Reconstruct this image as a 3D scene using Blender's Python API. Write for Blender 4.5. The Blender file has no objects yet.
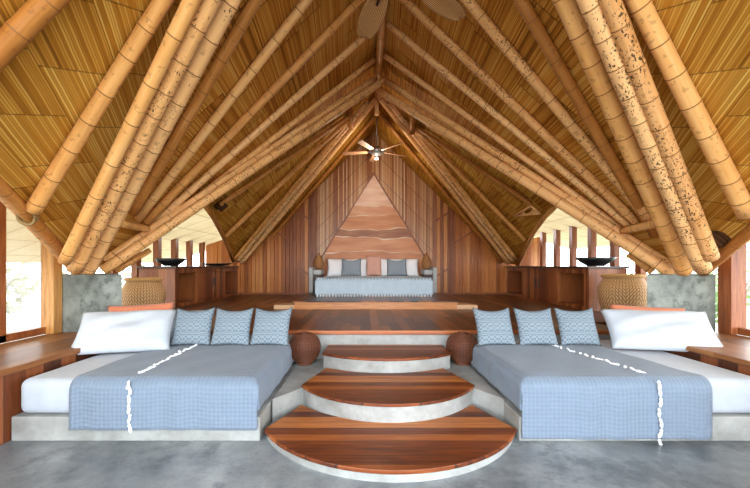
import bpy, bmesh, math, random
from mathutils import Vector, Matrix, Euler
random.seed(7)
S = bpy.context.scene
C = S.collection
# ------------------------------------------------------------------ camera
F = 360.0; CX, CY = 365.0, 266.0; CAMX, H = -0.22, 1.5
cd = bpy.data.cameras.new('camera'); cam = bpy.data.objects.new('camera', cd); C.objects.link(cam)
cam.location = (CAMX, 0, H); cam.rotation_euler = (math.pi/2, 0, 0)
cd.sensor_width = 36; cd.lens = 36*F/750; cd.clip_start = 0.05
cd.shift_x = (375-CX)/750; cd.shift_y = (CY-244)/750
S.camera = cam
# ------------------------------------------------------------------ node helpers
def srgb(h):
    h = h.lstrip('#'); v = [int(h[i:i+2], 16)/255 for i in (0, 2, 4)]
    return tuple((c/12.92 if c <= .04045 else ((c+.055)/1.055)**2.4) for c in v) + (1,)
class N:
    def __init__(s, name, rough=.6, spec=.5):
        s.m = bpy.data.materials.new(name); s.m.use_nodes = True; s.t = s.m.node_tree
        s.b = s.t.nodes['Principled BSDF']; s.b.inputs['Roughness'].default_value = rough
        s.b.inputs['Specular IOR Level'].default_value = spec
        s.out = s.t.nodes['Material Output']
    def n(s, typ, **kw):
        o = s.t.nodes.new(typ)
        for k, v in kw.items():
            if k.startswith('i_'):
                key = k[2:]
                o.inputs[int(key) if key.isdigit() else key].default_value = v
            else: setattr(o, k, v)
        return o
    def l(s, a, b): s.t.links.new(a, b)
    def inp(s, node, key, v):
        if hasattr(v, 'is_output'): s.l(v, node.inputs[key])
        else: node.inputs[key].default_value = v
    def math(s, op, a, b=0.0, c=0.0):
        o = s.n('ShaderNodeMath', operation=op); s.inp(o, 0, a); s.inp(o, 1, b); s.inp(o, 2, c); return o.outputs[0]
    def mix(s, f, a, b, mode='MIX'):
        o = s.n('ShaderNodeMix', data_type='RGBA', blend_type=mode)
        s.inp(o, 0, f); s.inp(o, 6, a); s.inp(o, 7, b); return o.outputs[2]
    def obj(s): return s.n('ShaderNodeTexCoord').outputs['Object']
    def uv(s): return s.n('ShaderNodeTexCoord').outputs['UV']
    def sep(s, v):
        o = s.n('ShaderNodeSeparateXYZ'); s.l(v, o.inputs[0]); return o.outputs
    def comb(s, x, y, z=0.0):
        o = s.n('ShaderNodeCombineXYZ'); s.inp(o, 0, x); s.inp(o, 1, y); s.inp(o, 2, z); return o.outputs[0]
    def noise(s, v, scale, detail=3, rough=.5):
        o = s.n('ShaderNodeTexNoise'); s.l(v, o.inputs['Vector']); o.inputs['Scale'].default_value = scale
        o.inputs['Detail'].default_value = detail; o.inputs['Roughness'].default_value = rough; return o.outputs[0]
    def white(s, v, dim='1D'):
        o = s.n('ShaderNodeTexWhiteNoise', noise_dimensions=dim)
        s.l(v, o.inputs['W' if dim == '1D' else 'Vector']); return o.outputs[0]
    def ramp(s, f, stops):
        o = s.n('ShaderNodeValToRGB'); e = o.color_ramp.elements
        while len(e) < len(stops): e.new(.5)
        for i, (p, c) in enumerate(stops): e[i].position = p; e[i].color = c
        s.l(f, o.inputs[0]); return o.outputs[0]
    def col(s, c): s.inp(s.b, 'Base Color', c)
    def bump(s, h, strength=.4, dist=.01):
        o = s.n('ShaderNodeBump'); o.inputs['Strength'].default_value = strength; o.inputs['Distance'].default_value = dist
        s.l(h, o.inputs['Height']); s.l(o.outputs[0], s.b.inputs['Normal'])
def plain(name, c, rough=.6, spec=.5, var=.12, scale=6, metal=0, bump=0):
    m = N(name, rough, spec); n = m.noise(m.obj(), scale, 4)
    a = srgb(c); lo = tuple(x*(1-var) for x in a[:3])+(1,); hi = tuple(min(1, x*(1+var)) for x in a[:3])+(1,)
    m.col(m.mix(n, lo, hi)); m.b.inputs['Metallic'].default_value = metal
    if bump: m.bump(m.noise(m.obj(), 60, 3), bump, .004)
    return m.m
def wood(name, cols, across=0, along=1, w=.12, rough=.35, seam=.03, grain=.35, spec=.5, coat=0.0, endj=0.0, dots=False):
    m = N(name, rough, spec); x = m.sep(m.obj())
    t = m.math('DIVIDE', x[across], w); idx = m.math('FLOOR', t); fr = m.math('FRACT', t)
    r = m.white(idx)
    if endj:
        e = m.math('FLOOR', m.math('ADD', m.math('DIVIDE', x[along], endj), m.math('MULTIPLY', r, 7.3)))
        r = m.white(m.math('ADD', m.math('MULTIPLY', idx, 13.7), e))
    st = m.n('ShaderNodeMapping'); m.l(m.obj(), st.inputs[0])
    sc = [14.0, 14.0, 14.0]; sc[along] = 1.1; st.inputs['Scale'].default_value = sc
    off = m.n('ShaderNodeVectorMath', operation='ADD'); m.l(st.outputs[0], off.inputs[0]); m.l(m.comb(m.math('MULTIPLY', r, 37.), m.math('MULTIPLY', r, 11.), 0.), off.inputs[1])
    g = m.noise(off.outputs[0], 2.2, 5, .65)
    v = m.math('ADD', m.math('MULTIPLY', r, 1-grain), m.math('MULTIPLY', m.math('MULTIPLY_ADD', g, 2.2, -.6), grain))
    k = len(cols); c = m.ramp(v, [(.08+.84*i/(k-1), srgb(q)) for i, q in enumerate(cols)])
    if seam:
        sm = m.math('LESS_THAN', m.math('MINIMUM', fr, m.math('SUBTRACT', 1.0, fr)), seam)
        c = m.mix(m.math('MULTIPLY', sm, .75), c, srgb('#1c0d06'))
        m.bump(m.math('SUBTRACT', m.math('MULTIPLY', g, .25), sm), .35, .006)
    if dots:      # rows of small dark plug holes running parallel to the roof slopes
        dd = m.math('FRACT', m.math('DIVIDE', m.math('ADD', x[2], m.math('ABSOLUTE', m.math('SUBTRACT', x[0], .05))), .62))
        hole = m.math('MULTIPLY', m.math('LESS_THAN', dd, .05), m.math('LESS_THAN', m.math('ABSOLUTE', m.math('SUBTRACT', fr, .5)), .28))
        c = m.mix(m.math('MULTIPLY', hole, .7), c, srgb('#4a2310'))
    m.col(c)
    m.b.inputs['Coat Weight'].default_value = coat; m.b.inputs['Coat Roughness'].default_value = .18
    return m.m
def bamboo(name, a, b, spots=0.0):
    m = N(name, .5, .3); o = m.obj(); x = m.sep(o)
    mp = m.n('ShaderNodeMapping'); m.l(o, mp.inputs[0]); mp.inputs['Scale'].default_value = (30, 30, 1.6)
    rnd = m.n('ShaderNodeObjectInfo').outputs['Random']
    st = m.noise(mp.outputs[0], 1.5, 4, .6); bl = m.noise(o, 2.4, 3)
    v = m.math('ADD', m.math('MULTIPLY', st, .5), m.math('ADD', m.math('MULTIPLY', bl, .4), m.math('MULTIPLY', rnd, .35)))
    c = m.ramp(v, [(.3, srgb(a)), (.62, srgb(b)), (.95, srgb('#ebba7c'))])
    blot = m.math('GREATER_THAN', m.noise(o, 17, 2, .5), .63)
    c = m.mix(m.math('MULTIPLY', blot, .35), c, srgb('#7a4a20'))
    if spots:
        mp2 = m.n('ShaderNodeMapping'); m.l(o, mp2.inputs[0]); mp2.inputs['Scale'].default_value = (1, 1, .55)
        s1 = m.noise(mp2.outputs[0], 62, 2, .5); s2 = m.noise(o, 3.4, 2, .5)
        th = m.math('SUBTRACT', .97-.16*spots, m.math('MULTIPLY', s2, .48))
        sp = m.math('GREATER_THAN', s1, th)
        c = m.mix(m.math('MULTIPLY', sp, .92), c, srgb('#3a2110'))
    m.col(c); m.bump(st, .12, .004)
    return m.m
def mat_weave(name, angle, cols, slat=.03, mw=.62, ml=1.15, seamdir=None):
    m = N(name, .7, .12); x = m.sep(m.obj())
    u = m.math('MULTIPLY', m.math('ABSOLUTE', m.math('SUBTRACT', x[0], .05)), 1.414); v = x[1]
    ca, sa = math.cos(angle), math.sin(angle)          # slats run (sa, ca) in (downslope, length)
    al = m.math('ADD', m.math('MULTIPLY', u, sa), m.math('MULTIPLY', v, ca))
    ac = m.math('SUBTRACT', m.math('MULTIPLY', u, ca), m.math('MULTIPLY', v, sa))
    if seamdir: al = m.math('ADD', m.math('MULTIPLY', u, seamdir[0]), m.math('MULTIPLY', v, seamdir[1]))
    wob = m.math('MULTIPLY', m.noise(m.obj(), 1.6, 2), .02)
    ac = m.math('ADD', ac, wob)
    col_i = m.math('FLOOR', m.math('DIVIDE', ac, mw))
    sh = m.math('MULTIPLY', m.white(col_i), ml)
    bt = m.math('DIVIDE', m.math('ADD', al, sh), ml); bi = m.math('FLOOR', bt); bf = m.math('FRACT', bt)
    pan = m.white(m.math('ADD', m.math('MULTIPLY', col_i, 17.3), m.math('MULTIPLY', bi, 5.1)))
    t = m.math('DIVIDE', ac, slat); si = m.math('FLOOR', t); sf = m.math('FRACT', t)
    sr = m.white(m.math('ADD', si, m.math('MULTIPLY', bi, 91.7)))
    gr = m.noise(m.comb(m.math('MULTIPLY', ac, 60.), m.math('MULTIPLY', al, 1.5), 0.), 1.0, 4, .6)
    big = m.noise(m.obj(), .8, 3)
    q = m.math('ADD', m.math('MULTIPLY', sr, .38), m.math('ADD', m.math('MULTIPLY', pan, .22), m.math('ADD', m.math('MULTIPLY', gr, .22), m.math('MULTIPLY', big, .3))))
    k = len(cols); c = m.ramp(q, [(.22+.6*i/(k-1), srgb(h)) for i, h in enumerate(cols)])
    gap = m.math('MULTIPLY', m.math('LESS_THAN', sf, .22), m.math('MULTIPLY_ADD', sr, .9, .05))
    c = m.mix(m.math('MULTIPLY', gap, .75), c, srgb('#2a1606'))
    ef = m.math('FRACT', m.math('DIVIDE', ac, mw))
    seam = m.math('MAXIMUM', m.math('LESS_THAN', bf, .022), m.math('LESS_THAN', ef, .014))
    c = m.mix(m.math('MULTIPLY', seam, .55), c, srgb('#3a1f0b'))
    m.col(c); m.bump(m.math('SUBTRACT', m.math('MULTIPLY', gr, .3), m.math('ADD', gap, seam)), .4, .006)
    return m.m
def fabric(name, c1, c2, quilt=0.0, rough=.9, wr=.0):
    m = N(name, rough, .2); o = m.obj(); n = m.noise(o, 9, 4)
    c = m.mix(n, srgb(c1), srgb(c2))
    if quilt:
        x = m.sep(o)
        a = m.math('SINE', m.math('MULTIPLY', m.math('ADD', x[0], m.math('ADD', x[1], m.math('MULTIPLY', x[2], -1.))), quilt))
        b = m.math('SINE', m.math('MULTIPLY', m.math('ADD', m.math('SUBTRACT', x[0], x[1]), x[2]), quilt))
        ck = m.math('MULTIPLY', a, b)
        w = m.noise(o, 160, 2)
        c = m.mix(m.math('MULTIPLY_ADD', ck, .12, .12), c, srgb('#909ca8'))
        c = m.mix(m.math('MULTIPLY', w, .3), c, srgb('#586573'))
        m.bump(m.math('ADD', ck, m.math('MULTIPLY', w, .6)), .3, .008)
    else:
        m.bump(m.math('ADD', m.noise(o, 5, 3), m.math('MULTIPLY', m.noise(o, 120, 2), .12)), .25+wr, .02)
    m.col(c); m.b.inputs['Sheen Weight'].default_value = .15
    return m.m
def concrete(name, c1, c2, c3, rough=.5, sc=1.0, patch=.5):
    m = N(name, rough, .45); o = m.obj()
    a = m.noise(o, 1.3*sc, 6, .62); b = m.noise(o, 5*sc, 5, .6); f = m.noise(o, 40, 3)
    v = m.math('ADD', m.math('MULTIPLY', a, .7), m.math('ADD', m.math('MULTIPLY', b, .25), m.math('MULTIPLY', f, .08)))
    c = m.ramp(v, [(.38, srgb(c1)), (.52, srgb(c2)), (.66, srgb(c3))])
    pt = m.ramp(m.noise(o, 2.2*sc, 5, .7), [(.52, (0, 0, 0, 1)), (.6, (1, 1, 1, 1))])
    c = m.mix(m.math('MULTIPLY', pt, patch), c, srgb(c1))
    m.col(c); m.bump(b, .12, .01)
    rr = m.math('MULTIPLY_ADD', a, .4, rough-.2); m.l(rr, m.b.inputs['Roughness'])
    return m.m
def zigzag(name, base, line):
    m = N(name, .9, .2); x = m.sep(m.uv())
    tri = m.math('ABSOLUTE', m.math('SUBTRACT', m.math('FRACT', m.math('MULTIPLY', x[0], 6.)), .5))
    z1 = m.math('FRACT', m.math('ADD', m.math('MULTIPLY', x[1], 9.), m.math('MULTIPLY', tri, 1.6)))
    z2 = m.math('FRACT', m.math('SUBTRACT', m.math('MULTIPLY', x[1], 9.), m.math('MULTIPLY', tri, 1.6)))
    ln = m.math('MAXIMUM', m.math('LESS_THAN', z1, .2), m.math('LESS_THAN', z2, .2))
    band = m.math('LESS_THAN', m.math('FRACT', m.math('MULTIPLY', x[1], 3.)), .68)
    st = m.math('LESS_THAN', m.math('FRACT', m.math('MULTIPLY', x[1], 24.)), .35)
    pat = m.math('ADD', m.math('MULTIPLY', ln, band), m.math('MULTIPLY', st, m.math('SUBTRACT', 1., band)))
    n = m.noise(m.uv(), 60, 3)
    m.col(m.mix(m.math('MULTIPLY', pat, m.math('MULTIPLY_ADD', n, .6, .35)), srgb(base), srgb(line)))
    m.bump(m.math('ADD', pat, n), .15, .004)
    return m.m
def wicker(name, c1, c2, nu, nv, herring=True, rough=.6):
    m = N(name, rough, .3); x = m.sep(m.uv())
    a = m.math('MULTIPLY', x[0], float(nu)); b = m.math('MULTIPLY', x[1], float(nv))
    if herring:
        tri = m.math('ABSOLUTE', m.math('SUBTRACT', m.math('FRACT', m.math('MULTIPLY', a, .125)), .5))
        w = m.math('FRACT', m.math('ADD', b, m.math('MULTIPLY', tri, 8.)))
        fl = m.math('FRACT', a)
        h = m.math('MULTIPLY', m.math('GREATER_THAN', w, .3), m.math('GREATER_THAN', fl, .18))
    else:
        h = m.math('MULTIPLY', m.math('GREATER_THAN', m.math('FRACT', a), .25), m.math('GREATER_THAN', m.math('FRACT', b), .25))
    n = m.noise(m.obj(), 30, 3)
    m.col(m.mix(m.math('MULTIPLY', h, m.math('MULTIPLY_ADD', n, .6, .55)), srgb(c1), srgb(c2)))
    m.bump(h, .5, .008)
    return m.m
# ------------------------------------------------------------------ materials
BAM = bamboo('bamboo_honey', '#b97634', '#dca05a')
BAMD = bamboo('bamboo_brown', '#94581f', '#be7e3a')
BAMS = bamboo('bamboo_freckled', '#c38544', '#e2ab6c', .55)
BAMX = bamboo('bamboo_speckled', '#c68a48', '#e5b077', .72)
BAML = bamboo('bamboo_pale', '#c68c4c', '#e4ad70', .2)
NODE = plain('bamboo_node_ring', '#8a5a2a', .6, .3)
roofc = ['#5e3a12', '#9a6a26', '#b98a3c', '#d0a552']
roofm = ['#6a3c10', '#b37024', '#d2923c', '#e6b45c']
MAT_OUT = mat_weave('roof_mat_gold', math.radians(28), ['#6e4010', '#b47826', '#cf983e', '#e4b85c'], .02, .52, .55, (.88, .47))
MAT_MID = mat_weave('roof_mat_brown', math.radians(4), roofm, .02, .42, .75)
MAT_FAR = mat_weave('roof_mat_far', math.radians(9), ['#6a3f10', '#ab7024', '#c78e38', '#dcae52'], .024, .36, .42)
FLOORC = concrete('floor_concrete', '#4d5256', '#7b8184', '#a2a7a9', .42, .8, .55)
STEPC = concrete('step_concrete', '#7b7b76', '#939490', '#a5a6a2', .6, 1.4, .2)
BLOCKC = concrete('block_concrete', '#454a46', '#70766f', '#8d928b', .55, 1.6, .8)
TREAD = wood('tread_wood', ['#40190a', '#763a16', '#9c5826', '#bd7a3e'], 1, 0, .115, .45, .03, .35, .35, .04)
DECKW = wood('deck_wood', ['#1e0d07', '#401d0f', '#65361c', '#8f5730'], 0, 1, .14, .36, .035, .2, .45, .12, 1.9)
LIPW = wood('lip_wood', ['#7c3c1c', '#9a552c', '#b06c3c'], 2, 0, .3, .35, 0, .6)
WALLW = wood('wall_boards', ['#743a14', '#a9622c', '#c27a3e', '#d39657'], 0, 2, .115, .4, .03, .3, .4, .15)
SLATW = wood('wall_slats', ['#95552a', '#c48350', '#d9a26e', '#e8c49c'], 0, 2, .05, .36, .13, .25, .45, .2, dots=True)
PANELW = wood('ledge_panel_boards', ['#3a1a0c', '#5e2f17', '#7d4322', '#945832'], 1, 2, .19, .4, .02, .35)
LEDGEW = wood('ledge_wood', ['#5c3417', '#80502a', '#986638'], 0, 1, .4, .45, .012, .5, .4, .05, 2.3)
CABW = wood('cabinet_boards', ['#4a200e', '#743a1c', '#93552c', '#a9683a'], 1, 2, .12, .38, .025, .3)
CABF = wood('cabinet_end_boards', ['#6e3a1c', '#93552d', '#ab6c3c'], 0, 2, .2, .38, .015, .5)
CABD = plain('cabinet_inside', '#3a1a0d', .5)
COUNTW = plain('counter_dark', '#3b1f12', .28, .5)
POSTW = wood('post_wood', ['#6b3518', '#8c4d26', '#a4683a'], 0, 2, .5, .42, 0, .8)
POSTL = wood('post_wood_lit', ['#94602c', '#b98446', '#cc9c5c'], 0, 2, .5, .42, 0, .8)  # post wood with the light falling on it put into the colour
PODF = wood('podium_front_wood', ['#96552a', '#b6763f', '#c98d55'], 2, 0, .4, .35, 0, .7)
WINGW = wood('podium_step_wood', ['#b08258', '#c79e76', '#d6b48e'], 1, 0, .3, .4, .01, .6)
SHEET = fabric('white_linen', '#a2aab4', '#b4bbc4')
PILLW = fabric('white_pillow_cotton', '#a9b1ba', '#bbc2ca')
PILLB = fabric('bed_pillow_cotton', '#e6eaee', '#f2f4f6')
THROW = fabric('blue_grey_throw', '#647282', '#728091', 88.)
COVER = fabric('pale_blue_coverlet', '#a3b4c0', '#b6c4cd')
CORAL = fabric('coral_cotton', '#b9694a', '#cd8361')
CORAL2 = fabric('coral_pink_cotton', '#bd8c7c', '#cfa595')
CUSH = zigzag('cushion_pattern', '#67757f', '#98a4ad')
CUSHB = zigzag('bed_cushion_pattern', '#7a858f', '#a4afb8')
TASS = fabric('tassel_white', '#e2e6ea', '#f2f4f6')
RATT = wicker('lantern_rattan', '#2c130a', '#6a3a22', 60, 26, False)
RATT2 = plain('lantern_cane', '#5e3420', .5, .4, .3, 20)
URNW = wicker('urn_wicker', '#8a5f34', '#cfa676', 48, 15)
URNR = plain('urn_rim_cane', '#b48b58', .6, .3, .2, 25)
LAMPW = wicker('bedside_wicker', '#6e4222', '#b58250', 50, 24, False)
BOWL = plain('bowl_black', '#1d1f22', .35, .5)
STEEL = plain('fan_metal', '#9a9a98', .3, .5, .1, 8, .8)
BLADEP = plain('fan_blade_pale', '#b98a64', .5, .4)
GREYP = plain('bedside_grey', '#a6a7a6', .7, .3)
ROPE = plain('rope_brown', '#4a2d18', .9, .2, .3, 40)
ROPEW = plain('rope_pale', '#8f744c', .9, .2, .3, 40)
def m_blade():
    m = N('fan_blade_weave', .6, .3); x = m.sep(m.uv())
    f = m.math('FRACT', m.math('MULTIPLY', x[0], 15.)); g = m.math('FRACT', m.math('MULTIPLY', x[1], 34.))
    h = m.math('GREATER_THAN', f, .34); k = m.math('GREATER_THAN', g, .2)
    c = m.mix(h, srgb('#7a4c24'), srgb('#d8a468')); c = m.mix(m.math('MULTIPLY', m.math('SUBTRACT', 1., k), .35), c, srgb('#6f4a26'))
    m.col(c); m.bump(h, .5, .006); return m.m
BLADEW = m_blade()
def m_head(name, a, b, d):
    m = N(name, .42, .4); o = m.obj(); mp = m.n('ShaderNodeMapping'); m.l(o, mp.inputs[0]); mp.inputs['Scale'].default_value = (.5, 3, 3.2)
    n = m.noise(mp.outputs[0], 1.9, 5, .6)
    m.col(m.ramp(n, [(.3, srgb(a)), (.5, srgb(b)), (.7, srgb(d))])); return m.m
def m_awn():
    m = N('awning_mat', .8, .2); x = m.sep(m.obj())
    f = m.math('FRACT', m.math('MULTIPLY', x[1], 1.35)); g = m.math('FRACT', m.math('MULTIPLY', x[0], 1.6))
    ln = m.math('MAXIMUM', m.math('LESS_THAN', f, .05), m.math('LESS_THAN', g, .05))
    n = m.noise(m.obj(), 3, 4)
    c = m.mix(n, srgb('#c9b99a'), srgb('#e0d4ba')); c = m.mix(m.math('MULTIPLY', ln, .45), c, srgb('#8a7450'))
    m.col(c); tr = m.n('ShaderNodeBsdfTranslucent'); m.l(c, tr.inputs[0])
    mx = m.n('ShaderNodeMixShader'); mx.inputs[0].default_value = .6
    m.l(m.b.outputs[0], mx.inputs[1]); m.l(tr.outputs[0], mx.inputs[2]); m.l(mx.outputs[0], m.out.inputs[0]); return m.m
AWN = m_awn()
def m_screen():
    m = N('insect_screen', .9, .1); m.col(srgb('#e6e6e2'))
    tr = m.n('ShaderNodeBsdfTransparent'); mx = m.n('ShaderNodeMixShader'); mx.inputs[0].default_value = .22
    m.l(tr.outputs[0], mx.inputs[1]); m.l(m.b.outputs[0], mx.inputs[2]); m.l(mx.outputs[0], m.out.inputs[0]); return m.m
SCREEN = m_screen()
def m_leaf(name, a, b):
    m = N(name, .6, .3); r = m.white(m.math('FLOOR', m.math('MULTIPLY', m.noise(m.obj(), 7, 2), 40.)))
    c = m.mix(r, srgb(a), srgb(b)); m.col(c)
    tr = m.n('ShaderNodeBsdfTranslucent'); m.l(c, tr.inputs[0]); mx = m.n('ShaderNodeMixShader'); mx.inputs[0].default_value = .4
    m.l(m.b.outputs[0], mx.inputs[1]); m.l(tr.outputs[0], mx.inputs[2]); m.l(mx.outputs[0], m.out.inputs[0]); return m.m
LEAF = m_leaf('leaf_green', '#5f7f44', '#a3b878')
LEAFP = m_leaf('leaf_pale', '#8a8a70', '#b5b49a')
BARK = plain('bark_grey', '#8e8676', .9, .2)
GROUND = concrete('ground_earth', '#98917f', '#b5ae9a', '#c6c0ae', .9, .5, .4)
# ------------------------------------------------------------------ mesh helpers
class M:
    def __init__(s): s.v = []; s.f = []; s.mi = []; s.uvs = None
    def add(s, vs, fs, mi=0):
        b = len(s.v); s.v += [Vector(p) for p in vs]; s.f += [tuple(b+i for i in f) for f in fs]; s.mi += [mi]*len(fs); return s
    def box(s, x0, x1, y0, y1, z0, z1, mi=0, T=None):
        vs = [Vector((x, y, z)) for z in (z0, z1) for y in (y0, y1) for x in (x0, x1)]
        if T: vs = [T @ p for p in vs]
        return s.add(vs, [(0, 2, 3, 1), (4, 5, 7, 6), (0, 1, 5, 4), (2, 6, 7, 3), (0, 4, 6, 2), (1, 3, 7, 5)], mi)
    def prism(s, poly, z0, z1, mi=0):      # poly CCW in xy
        n = len(poly); z = (lambda q: (lambda p: q)) if True else None
        vs = [(p[0], p[1], z0) for p in poly]+[(p[0], p[1], z1) for p in poly]
        return s.add(vs, [tuple(reversed(range(n))), tuple(range(n, 2*n))]+[(i, (i+1) % n, n+(i+1) % n, n+i) for i in range(n)], mi)
    def wallpoly(s, poly, y0, y1, mi=0):   # poly CCW in (x,z) seen from -y
        n = len(poly)
        vs = [(p[0], y0, p[1]) for p in poly]+[(p[0], y1, p[1]) for p in poly]
        return s.add(vs, [tuple(range(n)), tuple(reversed(range(n, 2*n)))]+[((i+1) % n, i, n+i, n+(i+1) % n) for i in range(n)], mi)
    def lathe(s, prof, seg=32, c=(0, 0, 0), mi=0, uv=False):
        b = len(s.v); n = len(prof)
        for r, z in prof:
            for k in range(seg):
                a = 2*math.pi*k/seg; s.v.append(Vector((c[0]+r*math.cos(a), c[1]+r*math.sin(a), c[2]+z)))
        if uv and s.uvs is None: s.uvs = []
        for i in range(n-1):
            for k in range(seg):
                k2 = (k+1) % seg
                s.f.append((b+i*seg+k, b+i*seg+k2, b+(i+1)*seg+k2, b+(i+1)*seg+k)); s.mi.append(mi)
                if uv: s.uvs.append([(k/seg, i/(n-1)), ((k+1)/seg, i/(n-1)), ((k+1)/seg, (i+1)/(n-1)), (k/seg, (i+1)/(n-1))])
        return s
    def tube(s, pts, rad, seg=8, mi=0, closed=False, caps=True):
        pts = [Vector(p) for p in pts]; n = len(pts); b = len(s.v)
        if not isinstance(rad, (list, tuple)): rad = [rad]*n
        up = None
        for i, p in enumerate(pts):
            if closed: d = pts[(i+1) % n]-pts[i-1]
            else: d = pts[min(i+1, n-1)]-pts[max(i-1, 0)]
            d.normalize()
            if up is None: up = d.orthogonal().normalized()
            up = (up-d*up.dot(d)).normalized(); w = d.cross(up)
            for k in range(seg):
                a = 2*math.pi*k/seg; s.v.append(p+(up*math.cos(a)+w*math.sin(a))*rad[i])
        for i in range(n if closed else n-1):
            j = (i+1) % n
            for k in range(seg):
                k2 = (k+1) % seg; s.f.append((b+i*seg+k, b+i*seg+k2, b+j*seg+k2, b+j*seg+k)); s.mi.append(mi)
        if caps and not closed:
            s.f.append(tuple(b+k for k in reversed(range(seg)))); s.mi.append(mi)
            s.f.append(tuple(b+(n-1)*seg+k for k in range(seg))); s.mi.append(mi)
        return s
    def build(s, name, mats, parent=None, origin=(0, 0, 0), smooth=False, bevel=0, solid=0, T=None, subsurf=0):
        o0 = Vector(origin)
        if parent is not None:
            r = parent
            while r.parent is not None: r = r.parent
            o0 = Vector(r['_o'])
        me = bpy.data.meshes.new(name)
        vs = [(T @ p if T else p) for p in s.v]
        me.from_pydata([tuple(p-o0) for p in vs], [], s.f)
        for m in (mats if isinstance(mats, (list, tuple)) else [mats]): me.materials.append(m)
        me.polygons.foreach_set('material_index', s.mi)
        if s.uvs and len(s.uvs) == len(s.f):
            L = me.uv_layers.new(name='UVMap'); i = 0
            for u in s.uvs:
                for q in u: L.data[i].uv = q; i += 1
        if smooth:
            me.polygons.foreach_set('use_smooth', [True]*len(me.polygons))
        me.update()
        ob = bpy.data.objects.new(name, me); C.objects.link(ob)
        if parent is not None: ob.parent = parent
        else: ob.location = o0
        if solid:
            q = ob.modifiers.new('solid', 'SOLIDIFY'); q.thickness = solid; q.offset = -1
        if bevel:
            q = ob.modifiers.new('bevel', 'BEVEL'); q.width = bevel; q.segments = 2; q.limit_method = 'ANGLE'
        if subsurf:
            q = ob.modifiers.new('sub', 'SUBSURF'); q.levels = subsurf; q.render_levels = subsurf
        return ob
def tag(o, label, cat, group=None):
    o['label'] = label; o['category'] = cat
    if group: o['group'] = group
    return o
def struct(o): o['kind'] = 'structure'; return o
def empty(name, loc, label, cat, group=None):
    o = bpy.data.objects.new(name, None); C.objects.link(o); o.location = loc; o['_o'] = tuple(loc); o.empty_display_size = .1
    return tag(o, label, cat, group)
def clone(root, loc, label=None, rot=None):
    r = root.copy(); C.objects.link(r); r.location = loc
    if label: r['label'] = label
    if rot is not None: r.rotation_euler = rot
    for ch in root.children:
        c = ch.copy(); C.objects.link(c); c.parent = r
        for g in ch.children:
            d = g.copy(); C.objects.link(d); d.parent = c
    return r
# ------------------------------------------------------------------ roof geometry: two planes, z = 5.6 - |x - .05|
ZR, XR, SQ = 5.6, .05, math.sqrt(2)
def rp(px, py, side, e=0.0):
    """point where the sight line to a spot of the roof meets the roof plane (moved e inwards)"""
    a = ZR-H-e*SQ
    if side < 0: s = ((CY-py)+(CX-px))/(a-(XR-CAMX))
    else: s = ((CY-py)+(px-CX))/(a+(XR-CAMX))
    return Vector(((px-CX)/s+CAMX, F/s, H+(CY-py)/s))
def xz(x): return ZR-abs(x-XR)
def roofpanel(name, pts, side, mat, t=.045):
    n = len(pts); nrm = Vector((side, 0, 1)).normalized()
    a = [Vector((p[0], p[1], xz(p[0]))) for p in pts]; b = [p+nrm*t for p in a]
    m = M(); m.add(a+b, [tuple(range(n)), tuple(reversed(range(n, 2*n)))]+[(i, (i+1) % n, n+(i+1) % n, n+i) for i in range(n)])
    o = m.build(name, mat); me = o.data
    bm = bmesh.new(); bm.from_mesh(me); bmesh.ops.recalc_face_normals(bm, faces=bm.faces); bm.to_mesh(me); bm.free()
    return struct(o)
Rg = lambda y: (XR, y)
def xy(p): return (p.x, p.y)
Lspec = dict(D=((105, 269), (385, 80)), T=((80, 259.7), (209.7, 0)), E=((76, 266), (0, 188)), arch=[(233, 261), (228, 247), (221, 232), (213, 217), (206, 207)])
Rspec = dict(D=((664, 268), (378, 89)), T=((700.6, 263), (589, 0)), E=((704, 271), (750, 232)), arch=[(518, 265), (525, 250), (534, 232), (544, 218), (555, 207)])
def line_to_ridge(a, b, side):
    A, B = rp(*a, side), rp(*b, side); t = (XR-A.x)/(B.x-A.x); return A, A+(B-A)*t
for side, sp, nm in ((-1, Lspec, 'left'), (1, Rspec, 'right')):
    D0, D1 = line_to_ridge(*sp['D'], side); T0, T1 = line_to_ridge(*sp['T'], side)
    E0, E1 = rp(*sp['E'][0], side), rp(*sp['E'][1], side)
    E2 = E1+(E1-E0)*.75; arch = [rp(*q, side) for q in sp['arch']]
    yF = -0.4
    base = E0+(E0-E1)*.04
    cor = (D0.x-.1*0, D0.y)
    roofpanel('ceiling_'+nm, [Rg(yF), Rg(T1.y), xy(T0), xy(E0), xy(E1), xy(E2), (E2.x*1.0, yF)], side, MAT_OUT)
    roofpanel('ceiling_'+nm+'_middle', [Rg(T1.y), Rg(D1.y), xy(D0), xy(T0)], side, MAT_MID)
    P = arch[-1]; t = (P.x-D0.x)/(D1.x-D0.x); Pd = D0+(D1-D0)*(t+.02)
    roofpanel('ceiling_'+nm+'_far', [Rg(D1.y), Rg(11.12), (XR+side*4.0, 11.12)]+[xy(q) for q in arch]+[xy(Pd)], side, MAT_FAR)
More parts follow.
